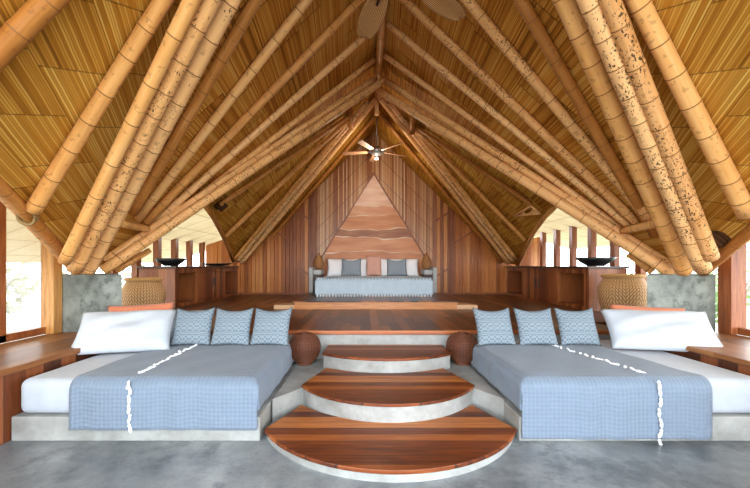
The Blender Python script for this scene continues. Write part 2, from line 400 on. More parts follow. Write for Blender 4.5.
# ------------------------------------------------------------------ bamboo poles
ORD = {}
def pole(name, a, b, ra, rb, mat, label, group, cat='bamboo pole', seg=14, sp=.3, bow=0.0):
    a, b = Vector(a), Vector(b); d = b-a; L = d.length
    q = d.to_track_quat('Z', 'Y'); zs = []; z = random.uniform(.05, sp)
    rings = [(0, 1, 0)]
    while z < L-.06:
        for dz, k, mi in ((-.035, 1.0, 0), (-.007, 1.06, 0), (.004, 1.045, 1), (.03, 1.0, 0)): rings.append((z+dz, k, mi))
        z += sp*random.uniform(.85, 1.15)*(1+.25*z/L)
    rings = [r for r in rings if r[0] >= 0]; rings.append((L, 1, 0))
    rings.sort(key=lambda r: r[0])
    m = M(); n = len(rings)
    ph = random.uniform(0, 6.28)
    for i, (zz, k, mi) in enumerate(rings):
        t = zz/L; r = (ra+(rb-ra)*t)*k; off = bow*math.sin(math.pi*t)
        for j in range(seg):
            an = 2*math.pi*j/seg; m.v.append(Vector((r*math.cos(an)+off*math.cos(ph), r*math.sin(an)+off*math.sin(ph), zz)))
    for i in range(n-1):
        for j in range(seg):
            j2 = (j+1) % seg; m.f.append((i*seg+j, i*seg+j2, (i+1)*seg+j2, (i+1)*seg+j)); m.mi.append(rings[i+1][2])
    m.f.append(tuple(reversed(range(seg)))); m.mi.append(0)
    m.f.append(tuple((n-1)*seg+j for j in range(seg))); m.mi.append(0)
    o = m.build(name, [mat, NODE], smooth=True)
    o.location = a; o.rotation_mode = 'QUATERNION'; o.rotation_quaternion = q
    return tag(o, label, cat, group)
def rpole(name, p0, p1, side, ra, rb, mat, label, group, e=None, ext0=0.0, ridge=False, **kw):
    if e is None: e = max(ra, rb)+.012
    A, B = rp(*p0, side, e), rp(*p1, side, e)
    if ridge:            # run on up to the ridge
        xe = XR+side*(e*SQ*.5+.06); t = (xe-A.x)/(B.x-A.x); B = A+(B-A)*t
    d = (B-A).normalized(); A = A-d*ext0
    return pole(name, A, B, ra, rb, mat, label, group, **kw)
GP = 'bamboo poles of the roof frame'
# outer single poles
rpole('bamboo_rafter', (-60, 112), (50, 0), -1, .068, .062, BAMD, 'brown bamboo rafter crossing the upper left corner of the roof', GP, ridge=True)
rpole('bamboo_rafter', (33, 210), (163.5, 0), -1, .068, .052, BAM, 'single bamboo rafter rising from the left eave beam, nearest camera but one', GP, ridge=True)
rpole('bamboo_rafter', (747, 214), (637, 0), 1, .076, .06, BAM, 'single bamboo rafter right of the three-pole bundle, its foot on the right eave beam', GP, ridge=True)
# bundles of three
GT = 'thick bamboo poles bundled in threes above the concrete blocks'
et = .28
rpole('bamboo_strut', (69, 252), (192, 0), -1, .062, .055, BAM, 'smooth orange bamboo pole, outermost of the three above the left concrete block', GT, e=et, ridge=True, sp=.42, ext0=.16)
rpole('bamboo_strut', (79.5, 261), (210.5, 0), -1, .082, .066, BAMS, 'freckled thick bamboo pole, middle of the three above the left concrete block', GT, e=et+.01, ridge=True, sp=.27, ext0=.16)
rpole('bamboo_strut', (92.5, 262), (230, 0), -1, .085, .072, BAML, 'smooth thick bamboo pole, innermost of the three above the left concrete block', GT, e=et, ridge=True, sp=.27, ext0=.15)
rpole('bamboo_strut', (711, 257), (610, 0), 1, .076, .06, BAMX, 'dark-speckled bamboo pole, outermost of the three above the right concrete block', GT, e=et, ridge=True, sp=.29)
rpole('bamboo_strut', (700.6, 263), (589, 0), 1, .085, .07, BAMX, 'speckled thick bamboo pole, middle of the three above the right concrete block', GT, e=et+.04, ridge=True, sp=.28, ext0=.1)
rpole('bamboo_strut', (682, 266), (565, 0), 1, .088, .076, BAM, 'clean thick bamboo pole, innermost of the three above the right concrete block', GT, e=et, ridge=True, sp=.28, ext0=.1)
# fans of rafters
fanL = [((133, 213), (250, 10), .058, BAMD, 'dark bamboo rafter just inside the left three-pole bundle, topmost of the left fan'),
        ((138, 219), (307, 0), .056, BAM, 'second bamboo rafter down in the left fan above the crossbar'),
        ((146, 222), (357, 3), .056, BAM, 'third bamboo rafter down in the left fan above the crossbar'),
        ((152, 225), (381, 22), .054, BAML, 'fourth bamboo rafter down in the left fan, crossed by a woven fan blade'),
        ((156, 230), (380, 55), .05, BAM, 'lowest bamboo rafter of the left fan resting on the crossbar')]
for a, b, r, mt, lb in fanL: rpole('bamboo_rafter', a, b, -1, r, r*.95, mt, lb, GP, ridge=True, sp=.38)
fanR = [((655, 235), (521, 0), .06, BAMD, 'dark bamboo rafter just inside the right three-pole bundle, topmost of the right fan'),
        ((649, 219), (467, 0), .06, BAMS, 'second bamboo rafter down in the right fan, freckled all along'),
        ((637, 223), (404, 0), .058, BAMS, 'third bamboo rafter down in the right fan, beside a woven fan blade tip'),
        ((628, 225), (385, 22), .052, BAMS, 'fourth bamboo rafter down in the right fan, dark spotted near the ridge'),
        ((620, 228), (384, 55), .05, BAML, 'lowest bamboo rafter of the right fan resting on the crossbar')]
for a, b, r, mt, lb in fanR: rpole('bamboo_rafter', a, b, 1, r, r*.95, mt, lb, GP, ridge=True, sp=.38)
# diagonal pairs
GD = 'long diagonal bamboo poles from the blocks to the ridge'
rpole('bamboo_diagonal', (105, 261), (376, 78), -1, .062, .058, BAMD, 'orange bamboo diagonal tucked above the paler one, left side', GD, e=.15, sp=.4)
rpole('bamboo_diagonal', (106, 268.5), (386, 79), -1, .07, .066, BAMS, 'lower pale bamboo diagonal of the left pair, running over the left cabinet', GD, e=.28, sp=.36, ext0=.05)
rpole('bamboo_diagonal', (671, 266), (387, 82), 1, .062, .064, BAMS, 'upper bamboo diagonal of the right pair, partly hidden by the lower one', GD, e=.15, sp=.4)
rpole('bamboo_diagonal', (664, 268), (378, 90), 1, .078, .07, BAML, 'lower pale bamboo diagonal of the right pair, running over the right cabinet', GD, e=.29, sp=.36, ext0=.05)
rpole('bamboo_prop', (116, 271), (150, 250), -1, .045, .04, BAM, 'short thin bamboo prop below the left diagonal at the block', 'short bamboo props at the blocks', e=.26, sp=.3)
rpole('bamboo_prop', (652, 272), (628, 254), 1, .045, .04, BAM, 'short thin bamboo prop below the right diagonal at the block', 'short bamboo props at the blocks', e=.26, sp=.3)
rpole('bamboo_crossbar', (121, 223.5), (158, 231.5), -1, .05, .05, BAMD, 'short bamboo crossbar under the feet of the left rafter fan', 'bamboo crossbars', e=.13, sp=.35)
rpole('bamboo_crossbar', (660, 222.5), (616, 232.5), 1, .055, .05, BAM, 'short bamboo crossbar under the feet of the right rafter fan', 'bamboo crossbars', e=.13, sp=.35)
# eave beams
GE = 'bamboo eave beams over the near windows'
rpole('bamboo_eave_beam', (78, 268.5), (-30, 155), -1, .062, .055, BAMD, 'bamboo eave beam sloping down to the left concrete block', GE, e=.02, sp=.3)
rpole('bamboo_eave_pole', (72, 270), (-30, 163), -1, .034, .034, BAML, 'thin bamboo pole lashed below the left eave beam', 'thin bamboo eave poles', e=-.03, sp=.34)
rpole('bamboo_eave_beam', (703, 272), (800, 189), 1, .062, .06, BAMD, 'bamboo eave beam sloping down to the right concrete block', GE, e=.02, sp=.3)
rpole('bamboo_eave_pole', (712, 258), (800, 175), 1, .03, .03, BAML, 'thin bamboo pole lashed above the right eave beam', 'thin bamboo eave poles', e=-.04, sp=.34)
# far frame
GF = 'bamboo poles of the far roof frame by the back wall'
far = [(-1, (242, 262), (377, 98), .075, BAML, 'pale bamboo pole framing the left of the back wall, lowest of the far left fan', .13),
       (-1, (238, 260), (368, 101), .06, BAMX, 'dark-spotted bamboo pole beside the pole that frames the left of the back wall', .1),
       (-1, (234.5, 259), (350, 119), .05, BAM, 'third bamboo pole of the far left fan, left of the dark-spotted pole', .08),
       (-1, (226, 236), (349, 119), .05, BAM, 'thin bamboo pole ending halfway up the left arch', .08),
       (-1, (220, 205), (349, 116), .045, BAMD, 'dark bamboo pole ending at the top of the left arch', .07),
       (1, (509, 263), (376, 92), .078, BAML, 'pale bamboo pole framing the right of the back wall, lowest of the far right fan', .13),
       (1, (513, 261), (386, 98), .06, BAMX, 'dark-spotted bamboo pole beside the pole that frames the right of the back wall', .1),
       (1, (516, 259), (411, 125), .05, BAM, 'third bamboo pole of the far right fan, right of the dark-spotted pole', .08),
       (1, (525, 240), (412, 125), .05, BAM, 'thin bamboo pole ending halfway up the right arch', .08),
       (1, (531, 204), (412, 124), .045, BAMD, 'dark bamboo pole ending at the top of the right arch', .07)]
for sd, a, b, r, mt, lb, e in far: rpole('bamboo_far_pole', a, b, sd, r, r*.95, mt, lb, GF, e=e, sp=.4, seg=12)
rpole('bamboo_wall_rafter', (254, 258), (377, 114), -1, .05, .05, BAMD, 'dark bamboo rafter along the top left edge of the back wall', 'bamboo wall rafters', e=.06, seg=10)
rpole('bamboo_wall_rafter', (502, 262), (380, 114), 1, .05, .05, BAMD, 'brown bamboo rafter along the top right edge of the back wall', 'bamboo wall rafters', e=.06, seg=10)
# ridge pole, pegs
pole('bamboo_ridge_pole', (XR, -.3, 5.46), (XR, 8.15, 5.44), .075, .07, BAMD, 'brown bamboo ridge pole running along the roof peak', GP, sp=.45)
pole('bamboo_peg', (XR, 8.3, 5.42), (XR, 8.3, 4.98), .05, .05, BAML, 'short upright bamboo peg hanging at the far end of the ridge', 'bamboo pegs', sp=.6)
pole('bamboo_stub', (-3.92, 4.79, 1.392), (-3.91, 4.8, 1.57), .058, .055, BAML, 'short upright bamboo stub on top of the left concrete block', 'bamboo stubs on the blocks', sp=.5)
pole('bamboo_stub', (3.83, 4.8, 1.392), (3.82, 4.81, 1.57), .07, .066, BAML, 'short upright bamboo stub on top of the right concrete block', 'bamboo stubs on the blocks', sp=.5)
for side, p, q, lb in ((-1, (350, 113), (351, 122), 'left'), (1, (413, 116), (412, 128), 'right')):
    A, B = rp(*p, side, .09), rp(*q, side, .11)
    pole('bamboo_connector', A+Vector((0, 0, .1)), B-Vector((0, 0, .12)), .06, .06, BAMD, f'short bamboo connector where the far {lb} poles meet the diagonal', 'bamboo connectors', sp=.4, seg=10)
# arches
for side, sp, nm in ((-1, Lspec, 'left'), (1, Rspec, 'right')):
    pts = [rp(*q, side, .03) for q in sp['arch']]
    m = M().tube(pts, .045, 10); tag(m.build('bamboo_arch', BAMD if side < 0 else BAM, origin=pts[0], smooth=True), f'curved bamboo arch edging the {nm} side opening above the cabinet', 'bamboo arch', 'bamboo arches')
# ------------------------------------------------------------------ setting: floors and platform
PZ, PY = .63, 4.9
struct(M().box(-6.2, 6.2, -3.5, 5.2, -.15, 0).build('floor', FLOORC))
fp = M().prism([(-3.25, PY), (3.3, PY), (3.3, 5.6), (5.2, 5.6), (5.2, 11.3), (-5.2, 11.3), (-5.2, 5.6), (-3.25, 5.6)], PZ-.05, PZ)
struct(fp.build('floor_deck', DECKW, bevel=.006))
struct(M().box(-3.25, 3.3, PY-.03, PY+.02, PZ-.06, PZ-.005).build('trim_1', LIPW, bevel=.006))
struct(M().box(-3.25, 3.3, PY+.02, PY+.3, 0, PZ-.05).box(-5.2, 5.2, 5.6, 11.3, -.1, PZ-.05).build('wall_platform', STEPC))
# ------------------------------------------------------------------ steps
def arcpts(xl, yl, ym, n=28, cx=0):      # arc from (cx-xl, yl) through (cx, ym) to (cx+xl, yl)
    sg = yl-ym; R = (xl*xl+sg*sg)/(2*sg); cy = ym+R; a0 = math.asin(min(1, xl/R))
    if sg > xl: a0 = math.pi-a0
    return [(cx+R*math.sin(-a0+2*a0*i/n), cy-R*math.cos(-a0+2*a0*i/n)) for i in range(n+1)]
def scale_in(p, d):  # pull the concrete in under the tread
    return [(x*(1-d), y+d*.6) for x, y in p]
GS = 'curved stair steps'
A1 = arcpts(1.09, 3.11, 2.48); A2 = arcpts(.90, 3.74, 3.22, cx=.02); A3 = arcpts(.80, 4.44, 4.15, cx=.05)
B1 = arcpts(.86, 3.66, 3.27)
t = empty('stair_step', (0, 2.9, 0), 'lowest and widest curved wooden step on pale concrete, resting on the floor', 'step', GS)
M().prism(A1+[(.87, 3.66)]+list(reversed(B1))[1:-1]+[(-.87, 3.66)], .06, .092).build('tread', TREAD, t, bevel=.006)
M().prism(scale_in(A1, .02)+[(1.06, 3.28), (.82, 3.7), (-.82, 3.7), (-1.06, 3.28)], 0, .06).build('concrete_base', STEPC, t)
t = empty('stair_step', (0.02, 3.6, 0), 'middle curved wooden step with concrete wings either side of the treads', 'step', GS)
M().prism(A2+[(.72, 4.39)]+[(x, y) for x, y in reversed(arcpts(.72, 4.39, 4.16, cx=.03))][1:-1]+[(-.69, 4.39)], .235, .264).build('tread', TREAD, t, bevel=.006)
M().prism(scale_in(A2, .02)+[(1.1, 3.42), (1.1, PY), (-1.1, PY), (-1.1, 3.42)], 0.0, .235).build('concrete_base', STEPC, t, bevel=.004)
t = empty('stair_step', (0.05, 4.6, .235), 'topmost and narrowest curved wooden step against the deck edge', 'step', GS)
M().prism(A3+[(.82, PY), (-.72, PY)], .40, .43).build('tread', TREAD, t, bevel=.006)
M().prism(scale_in(A3, .02)+[(.80, PY), (-.70, PY)], .235, .40).build('concrete_base', STEPC, t, bevel=.004)
# ------------------------------------------------------------------ pillows
def pillow(w, h, th, mat, name='pillow', pinch=.06, ears=.0, n=22, wr=.0, seed=0):
    rnd = random.Random(seed); m = M(); idx = {}; m.uvs = []
    ph = [rnd.uniform(0, 6) for _ in range(6)]
    def P(i, j, sgn):
        u, v = -1+2*i/n, -1+2*j/n
        e = max(0, (1-abs(u)**2.6))*max(0, (1-abs(v)**2.6)); y = sgn*th/2*e**.55
        y += sgn*wr*e*(math.sin(5*u+ph[0]+3*v)+math.sin(7*v+ph[1]-4*u))*.5
        x = w/2*u*(1-pinch*(1-v*v)); pt = pinch+(ears if v > 0 else 0)*abs(v)
        z = h/2*(1+v*(1-pt*(1-u*u)**1.0))
        return Vector((x, y, z))
    for sgn in (-1, 1):
        for i in range(n+1):
            for j in range(n+1):
                edge = i in (0, n) or j in (0, n)
                key = (i, j, 0 if edge else sgn)
                if key not in idx: idx[key] = len(m.v); m.v.append(P(i, j, 0 if edge else sgn))
        g = lambda i, j: idx[(i, j, 0 if (i in (0, n) or j in (0, n)) else sgn)]
        for i in range(n):
            for j in range(n):
                f = [(i, j), (i+1, j), (i+1, j+1), (i, j+1)]
                if sgn > 0: f.reverse()
                m.f.append(tuple(g(*q) for q in f)); m.mi.append(0); m.uvs.append([(q[0]/n, q[1]/n) for q in f])
    return m.build(name, mat, smooth=True)
def put(o, loc, lean=0, yaw=0, roll=0):
    o.rotation_euler = (Matrix.Rotation(yaw, 3, 'Z') @ Matrix.Rotation(-lean, 3, 'X') @ Matrix.Rotation(roll, 3, 'Y')).to_euler()
    o.location = loc; return o
R_ = math.radians
# ------------------------------------------------------------------ day beds
MZ = .52
def daybed(xl, xr, nm):
    t = empty('daybed', ((xl+xr)/2, 4.0, 0), f'low built-in daybed with white mattress on a concrete plinth, {nm} of the steps', 'bed', 'daybeds beside the steps')
    M().box(xl, xr, 3.08, PY-.02, 0, .21).build('plinth', STEPC, t, bevel=.01)
    m = M(); m.box(xl+.03, xr-.03, 3.1, PY-.03, .212, MZ)
    o = m.build('mattress', SHEET, t, bevel=.07, smooth=True); o.modifiers['bevel'].segments = 5
    return t
daybed(-3.25, -1.12, 'left'); daybed(1.1, 3.3, 'right')
def throw(name, xb0, xb1, xf0, xf1, drop_f, drop_s, side, label, tass_b, tass_f, tdrop):
    """coverlet over the mattress: back edge y=4.3, hangs at the front and on the step side"""
    yb, yf, r, z0 = 4.42, 3.062, .085, MZ+.014
    nb = 60; na = 60; m = M(); rows = []
    top = yb-yf-r; tot = top+r*1.57+drop_f-r
    def pos(a, b):
        # a 0..1 from outer edge to step-side edge then down; b metres from the back
        y0 = max(yb-b, yf+r)
        tb = min(b/top, 1); x0 = xb0+(xf0-xb0)*tb; x1 = xb1+(xf1-xb1)*tb
        sgn = 1 if x1 > x0 else -1; fl = abs(x1-x0)-r; Wd = fl+r*1.57+drop_s-r
        d = a*Wd; da = max(0, d-fl); x = x0+sgn*min(d, fl); db = max(0, b-top)
        def edge(q):   # outward, downward over a rounded edge
            if q <= 0: return 0., 0.
            if q < r*1.57: th = q/r; return r*math.sin(th), r*(1-math.cos(th))
            return r, r+(q-r*1.57)
        oa, za = edge(da); ob, zb = edge(db)
        zz = max(za, zb)
        ripple = .007*(1+math.sin(x*13+math.sin(x*7)*2))*min(1, db/.2) if db > 0 else 0
        rs = .005*math.sin(y0*17)*min(1, da/.12) if da > 0 else 0
        wv = .005*math.sin(x*6+y0*4)+.004*math.sin(x*13-y0*9) if da <= 0 and db <= 0 else 0
        return Vector((x+sgn*(oa+rs), y0-ob-ripple, z0-zz+wv))
    for j in range(nb+1):
        b = tot*j/nb
        for i in range(na+1): m.v.append(pos(i/na, b))
    for j in range(nb):
        for i in range(na):
            f = (j*(na+1)+i, j*(na+1)+i+1, (j+1)*(na+1)+i+1, (j+1)*(na+1)+i)
            m.f.append(f if xb1 < xb0 else tuple(reversed(f))); m.mi.append(0)
    t = empty(name, ((xf0+xf1)/2, 3.7, MZ), label, 'blanket', 'throws on the daybeds')
    o = m.build('cloth', THROW, t, smooth=True)
    q = o.modifiers.new('solid', 'SOLIDIFY'); q.thickness = .014; q.offset = 1
    bm = bmesh.new(); bm.from_mesh(o.data); bmesh.ops.recalc_face_normals(bm, faces=bm.faces)
    up = sum(f.normal.z for f in bm.faces)
    if up < 0: bmesh.ops.reverse_faces(bm, faces=bm.faces)
    bm.to_mesh(o.data); bm.free()
    # line of tassels
    proto = None; n = 22
    for k in range(n):
        s = k/(n-1)*(top+r+tdrop); tb = min(s/top, 1); x = tass_b+(tass_f-tass_b)*tb+random.uniform(-.012, .012)
        if s < top+.02: p = Vector((x, yb-s, z0+.02)); rot = Euler((random.uniform(-.3, .3)+1.57, 0, random.uniform(-.7, .7)))
        else: p = Vector((x, yf-.035, z0-max(.03, s-top-r*.4))); rot = Euler((random.uniform(-.1, .1), random.uniform(-.35, .35), 0))
        if proto is None:
            g = M().tube([(0, 0, .035), (0, 0, .02), (0, 0, .008), (.004, 0, -.01), (-.004, .002, -.03), (0, 0, -.05)], [.006, .017, .013, .016, .018, .009], 8)
            g2 = bpy.data.meshes.new('tassel'); g2.from_pydata([tuple(v) for v in g.v], [], g.f); g2.materials.append(TASS)
            g2.polygons.foreach_set('use_smooth', [True]*len(g2.polygons)); proto = g2
        oo = bpy.data.objects.new('tassel', proto); C.objects.link(oo); oo.parent = t
        oo.location = p-Vector(t['_o']); oo.rotation_euler = rot; oo.scale = (.75, .75, .95)
throw('throw_blanket', -2.73, -1.132, -2.72, -1.132, .42, .26, -1, 'blue-grey quilted throw with a white tassel line over the left daybed', -2.25, -2.21, .34)
throw('throw_blanket', 2.52, 1.112, 2.72, 1.112, .50, .26, 1, 'blue-grey quilted throw with a white tassel line over the right daybed', 2.0, 2.26, .47)
GC = 'patterned blue-grey cushions on the daybeds'
for x, lb, yw, s in ((-2.31, 'patterned blue-grey cushion next to the big white pillow on the left daybed', .06, 1), (-1.84, 'patterned blue-grey cushion, middle of the three on the left daybed', -.03, 2), (-1.37, 'patterned blue-grey cushion nearest the steps on the left daybed', -.08, 3),
                     (1.36, 'patterned blue-grey cushion nearest the steps on the right daybed', .08, 4), (1.86, 'patterned blue-grey cushion, middle of the three on the right daybed', .02, 5), (2.36, 'patterned blue-grey cushion next to the big white pillow on the right daybed', -.05, 6)):
    o = pillow(.47, .48, .15, CUSH, 'cushion', .06, .16, seed=s); put(o, (x, 4.29, MZ+.03), R_(24), yw); tag(o, lb, 'cushion', GC)
GW = 'white pillows on the daybeds'
o = pillow(.98, .58, .24, PILLW, 'pillow', .05, .03, wr=.03, seed=11); put(o, (-2.9, 3.93, MZ+.03), R_(44), R_(17)); tag(o, 'large white pillow leaning at the head of the left daybed', 'pillow', GW)
o = pillow(.9, .42, .16, PILLW, 'pillow', .05, 0, wr=.02, seed=12); put(o, (-2.72, 4.44, MZ+.02), R_(20), R_(6)); tag(o, 'white pillow mostly hidden behind the large one on the left daybed', 'pillow', GW)
o = pillow(1.1, .57, .24, PILLW, 'pillow', .05, .02, wr=.03, seed=13); put(o, (3.14, 3.98, MZ+.035), R_(44), R_(-15)); tag(o, 'large white pillow leaning at the head of the right daybed', 'pillow', GW)
o = pillow(.84, .44, .16, CORAL, 'pillow', .06, 0, seed=14); put(o, (-3.13, 4.64, MZ+.05), R_(10), R_(3), R_(-3)); tag(o, 'coral orange pillow behind the white ones on the left daybed', 'pillow', 'coral pillows')
o = pillow(.94, .44, .16, CORAL, 'pillow', .06, 0, seed=15); put(o, (3.45, 4.62, MZ+.03), R_(14), R_(-4), R_(3)); tag(o, 'coral orange pillow behind the white one on the right daybed', 'pillow', 'coral pillows')
# ------------------------------------------------------------------ rattan lanterns on the step wings
def lantern(x, lb):
    t = empty('rattan_lantern', (x, 4.66, .235), lb, 'lantern', 'rattan ball lanterns')
    prof = []
    for i in range(25):
        a = math.pi*i/24; z = .02+.19*(1-math.cos(a)); r = .2*math.sin(a)**.82*(1-.10*math.cos(a)*-1*-.6)
        prof.append((max(r, .05 if i < 12 else .035), z))
    c = (x, 4.66, .235)
    M().lathe([(r*.95, z) for r, z in prof], 40, c, uv=True).build('woven_shell', RATT, t, smooth=True)
    m = M()
    for k in range(30):
        a = 2*math.pi*k/30
        m.tube([(c[0]+r*math.cos(a), c[1]+r*math.sin(a), c[2]+z) for r, z in prof[2:-2]], .0055, 6)
    for i in range(3, 23):
        r, z = prof[i]; m.tube([(c[0]+(r+.004)*math.cos(2*math.pi*k/36), c[1]+(r+.004)*math.sin(2*math.pi*k/36), c[2]+z) for k in range(36)], .006, 6, closed=True)
    m.build('cane_weave', RATT2, t, smooth=True)
    M().lathe([(.10, 0), (.105, .012), (.1, .03), (.07, .03), (.07, 0), (.10, 0)], 32, c).build('base_ring', RATT2, t, smooth=True)
    M().lathe([(.03, .395), (.045, .4), (.045, .412), (.03, .415), (.03, .395)], 24, c).build('top_ring', RATT2, t, smooth=True)
lantern(-1.0, 'brown rattan ball lantern on the concrete wing left of the steps')
lantern(1.04, 'brown rattan ball lantern on the concrete wing right of the steps')
# ------------------------------------------------------------------ window ledges, blocks, near windows
for sd, xi, xo, nm, wn in ((-1, -3.27, -4.3, 'left', 1), (1, 3.32, 4.5, 'right', 2)):
    a, b = sorted((xi, xo))
    wall_in = M().box(min(xi, xi+sd*.04), max(xi, xi+sd*.04), .4, 4.9, 0, .57)
    struct(wall_in.build('wall_'+nm, PANELW))
    t = empty('window_ledge', ((xi+xo)/2, 2.6, .57), f'brown wooden ledge under the {nm} window beside the daybed', 'ledge', 'window ledges')
    M().box(min(xi-sd*.03, xo), max(xi-sd*.03, xo), .4, 4.74, .575, PZ).build('ledge_top', LEDGEW, t, bevel=.012)
    # block
    x0, x1 = (-4.3, -3.43) if sd < 0 else (3.5, 4.41)
    bl = M().prism([(x0, 4.75), (x1, 4.75), (-3.98, 5.5), (-4.5, 5.5)] if sd < 0 else [(x0, 4.75), (x1, 4.75), (4.6, 5.5), (4.15, 5.5)], 0, 1.39)
    tag(bl.build('concrete_block', BLOCKC, origin=((x0+x1)/2, 5.16, 0), bevel=.012), f'weathered grey concrete block carrying the {nm} bamboo bundle', 'concrete block', 'concrete footing blocks')
    # window frame
    fr = M()
    X0, X1 = (xo-.10, xo+.0) if sd < 0 else (xo, xo+.1)
    fr.box(X0, X1, .4, 4.75, PZ, PZ+.09)
    wnd = struct(fr.build(f'window_{wn}', POSTW, bevel=.005))
    pane = M().box((X0+X1)/2-.004, (X0+X1)/2+.004, .5, 4.6, PZ+.09, 2.35)
    if sd < 0: q = pane.build('insect_screen', SCREEN, parent=None); q.parent = wnd
GPst = 'upright posts of the near windows'
for x0, x1, y0, y1, mt, lb in ((-4.37, -4.2, 4.6, 4.74, POSTL, 'window post coloured lit orange-brown beside the left concrete block'),
                               (-4.40, -4.30, 4.00, 4.10, POSTW, 'dark window post at the left edge of the photo'),
                               (4.42, 4.62, 4.56, 4.74, POSTW, 'dark brown window post beside the right concrete block')):
    tag(M().box(x0, x1, y0, y1, PZ, 2.62).build('window_post', mt, origin=((x0+x1)/2, (y0+y1)/2, PZ), bevel=.008), lb, 'post', GPst)
# ------------------------------------------------------------------ cabinets
def cabinet(sd, yn, nm):
    # the long open front faces the room; drawn for the left side and mirrored
    X = lambda x: x if sd < 0 else -x
    bx = lambda m, xa, xb, *r, **k: m.box(min(X(xa), X(xb)), max(X(xa), X(xb)), *r, **k)
    yf, xa, xb = 10.98, -4.84, -4.1          # back, front face
    zb, zt = PZ, 1.45
    t = empty('cabinet', (X(-4.45), (yn+yf)/2, PZ), f'long low wooden cabinet with doors and open niches along the {nm} wall', 'cabinet', 'side cabinets')
    L = yf-yn; c1, c2 = yn+L*.30, yn+L*.74
    m = M(); bx(m, xa, xb, yn, yn+.05, zb, zt)
    m.build('end_panel', CABF, t, bevel=.004)
    m = M()
    bx(m, xa, xb, yf-.05, yf, zb, zt)
    bx(m, xa, xb-.02, c1-.03, c1+.03, zb, zt-.1); bx(m, xa, xb-.02, c2-.03, c2+.03, zb, zt-.1)
    bx(m, xa, xb, yn+.05, yf-.05, zt-.1, zt); bx(m, xa, xb, yn+.05, yf-.05, zb, zb+.08)
    bx(m, xb-.05, xb, yn+.05, yn+.16, zb+.08, zt-.1); bx(m, xb-.05, xb, c1-.12, c1, zb+.08, zt-.1)
    m.build('carcass', CABW, t, bevel=.003)
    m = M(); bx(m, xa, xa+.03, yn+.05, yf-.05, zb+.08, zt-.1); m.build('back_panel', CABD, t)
    mid = (c1+c2)/2
    for ya, yb2, hy in ((c1+.01, mid-.006, mid-.09), (mid+.006, c2-.01, mid+.09)):
        m = M(); bx(m, xb-.035, xb-.005, ya, yb2, zb+.085, zt-.105); d = m.build('door', CABW, t, bevel=.004)
        h = M(); bx(h, xb-.005, xb+.022, hy-.012, hy+.012, zb+.34, zb+.56); h.build('handle', COUNTW, d, bevel=.004)
    m = M(); bx(m, xa-.02, xb+.04, yn-.04, yf, zt+.001, zt+.045)
    tag(m.build('countertop', COUNTW, origin=(X(-4.45), (yn+yf)/2, zt), bevel=.006), f'dark wooden countertop on the {nm} cabinet', 'countertop', 'countertops')
cabinet(-1, 7.35, 'left'); cabinet(1, 6.95, 'right')
# posts of the side openings
ORDN = ['nearest', 'second', 'third', 'fourth', 'fifth', 'farthest']
for sd, nm in ((-1, 'left'), (1, 'right')):
    for k, y in enumerate((6.75, 7.45, 8.2, 8.95, 9.7, 10.45)):
        x = sd*4.95; z0 = PZ
        z1 = 2.85
        tag(M().box(x-.06, x+.06, y-.075, y+.075, z0, z1).build('opening_post', POSTW, origin=(x, y, z0), bevel=.006), f'{ORDN[k]} upright wooden post in the {nm} side opening behind the cabinet', 'post', f'posts of the {nm} side opening')
# ------------------------------------------------------------------ bowls, urns
def bowl(x, y, z, r, h, lb, name='bowl'):
    m = M().lathe([(.0, 0), (r*.42, 0), (r*.46, .01), (r*.8, h*.55), (r, h), (r*.97, h+.006), (r*.76, h*.6), (r*.4, .03), (0, .025)], 40, (x, y, z))
    tag(m.build(name, BOWL, origin=(x, y, z), smooth=True), lb, 'bowl')
bowl(-4.4, 7.75, 1.497, .31, .16, 'black bowl on the near end of the left countertop')
bowl(4.42, 7.25, 1.497, .36, .17, 'black bowl on the near end of the right countertop')
bowl(-4.3, 9.9, 1.497, .42, .07, 'wide flat black dish on the far end of the left countertop', 'dish')
def urn(x, y, k, lb):
    t = empty('wicker_urn', (x, y, PZ), lb, 'urn', 'woven urns')
    pr = [(.0, 0), (.24, 0), (.29, .06), (.345, .2), (.37, .36), (.365, .48), (.32, .58), (.29, .63), (.285, .66)]
    fine = []
    for i in range(len(pr)-1):
        for q in range(4): fine.append((pr[i][0]+(pr[i+1][0]-pr[i][0])*q/4, pr[i][1]+(pr[i+1][1]-pr[i][1])*q/4))
    fine.append(pr[-1])
    M().lathe([(r*k, z*k) for r, z in fine[4:]], 56, (x, y, PZ), uv=True).build('woven_body', URNW, t, smooth=True)
    M().lathe([(.29*k, .655*k), (.315*k, .665*k), (.32*k, .69*k), (.30*k, .715*k), (.27*k, .715*k), (.26*k, .68*k), (.255*k, .3*k)], 48, (x, y, PZ)).build('rim', URNR, t, smooth=True)
    M().lathe([(.0, .01), (.23*k, .01), (.255*k, .03), (.25*k, .0), (0, 0)], 40, (x, y, PZ)).build('foot', URNR, t, smooth=True)
urn(-4.12, 6.35, .93, 'woven wicker urn behind the left daybed, in front of the cabinet end')
urn(4.28, 6.28, 1.02, 'woven wicker urn behind the right daybed, in front of the cabinet end')
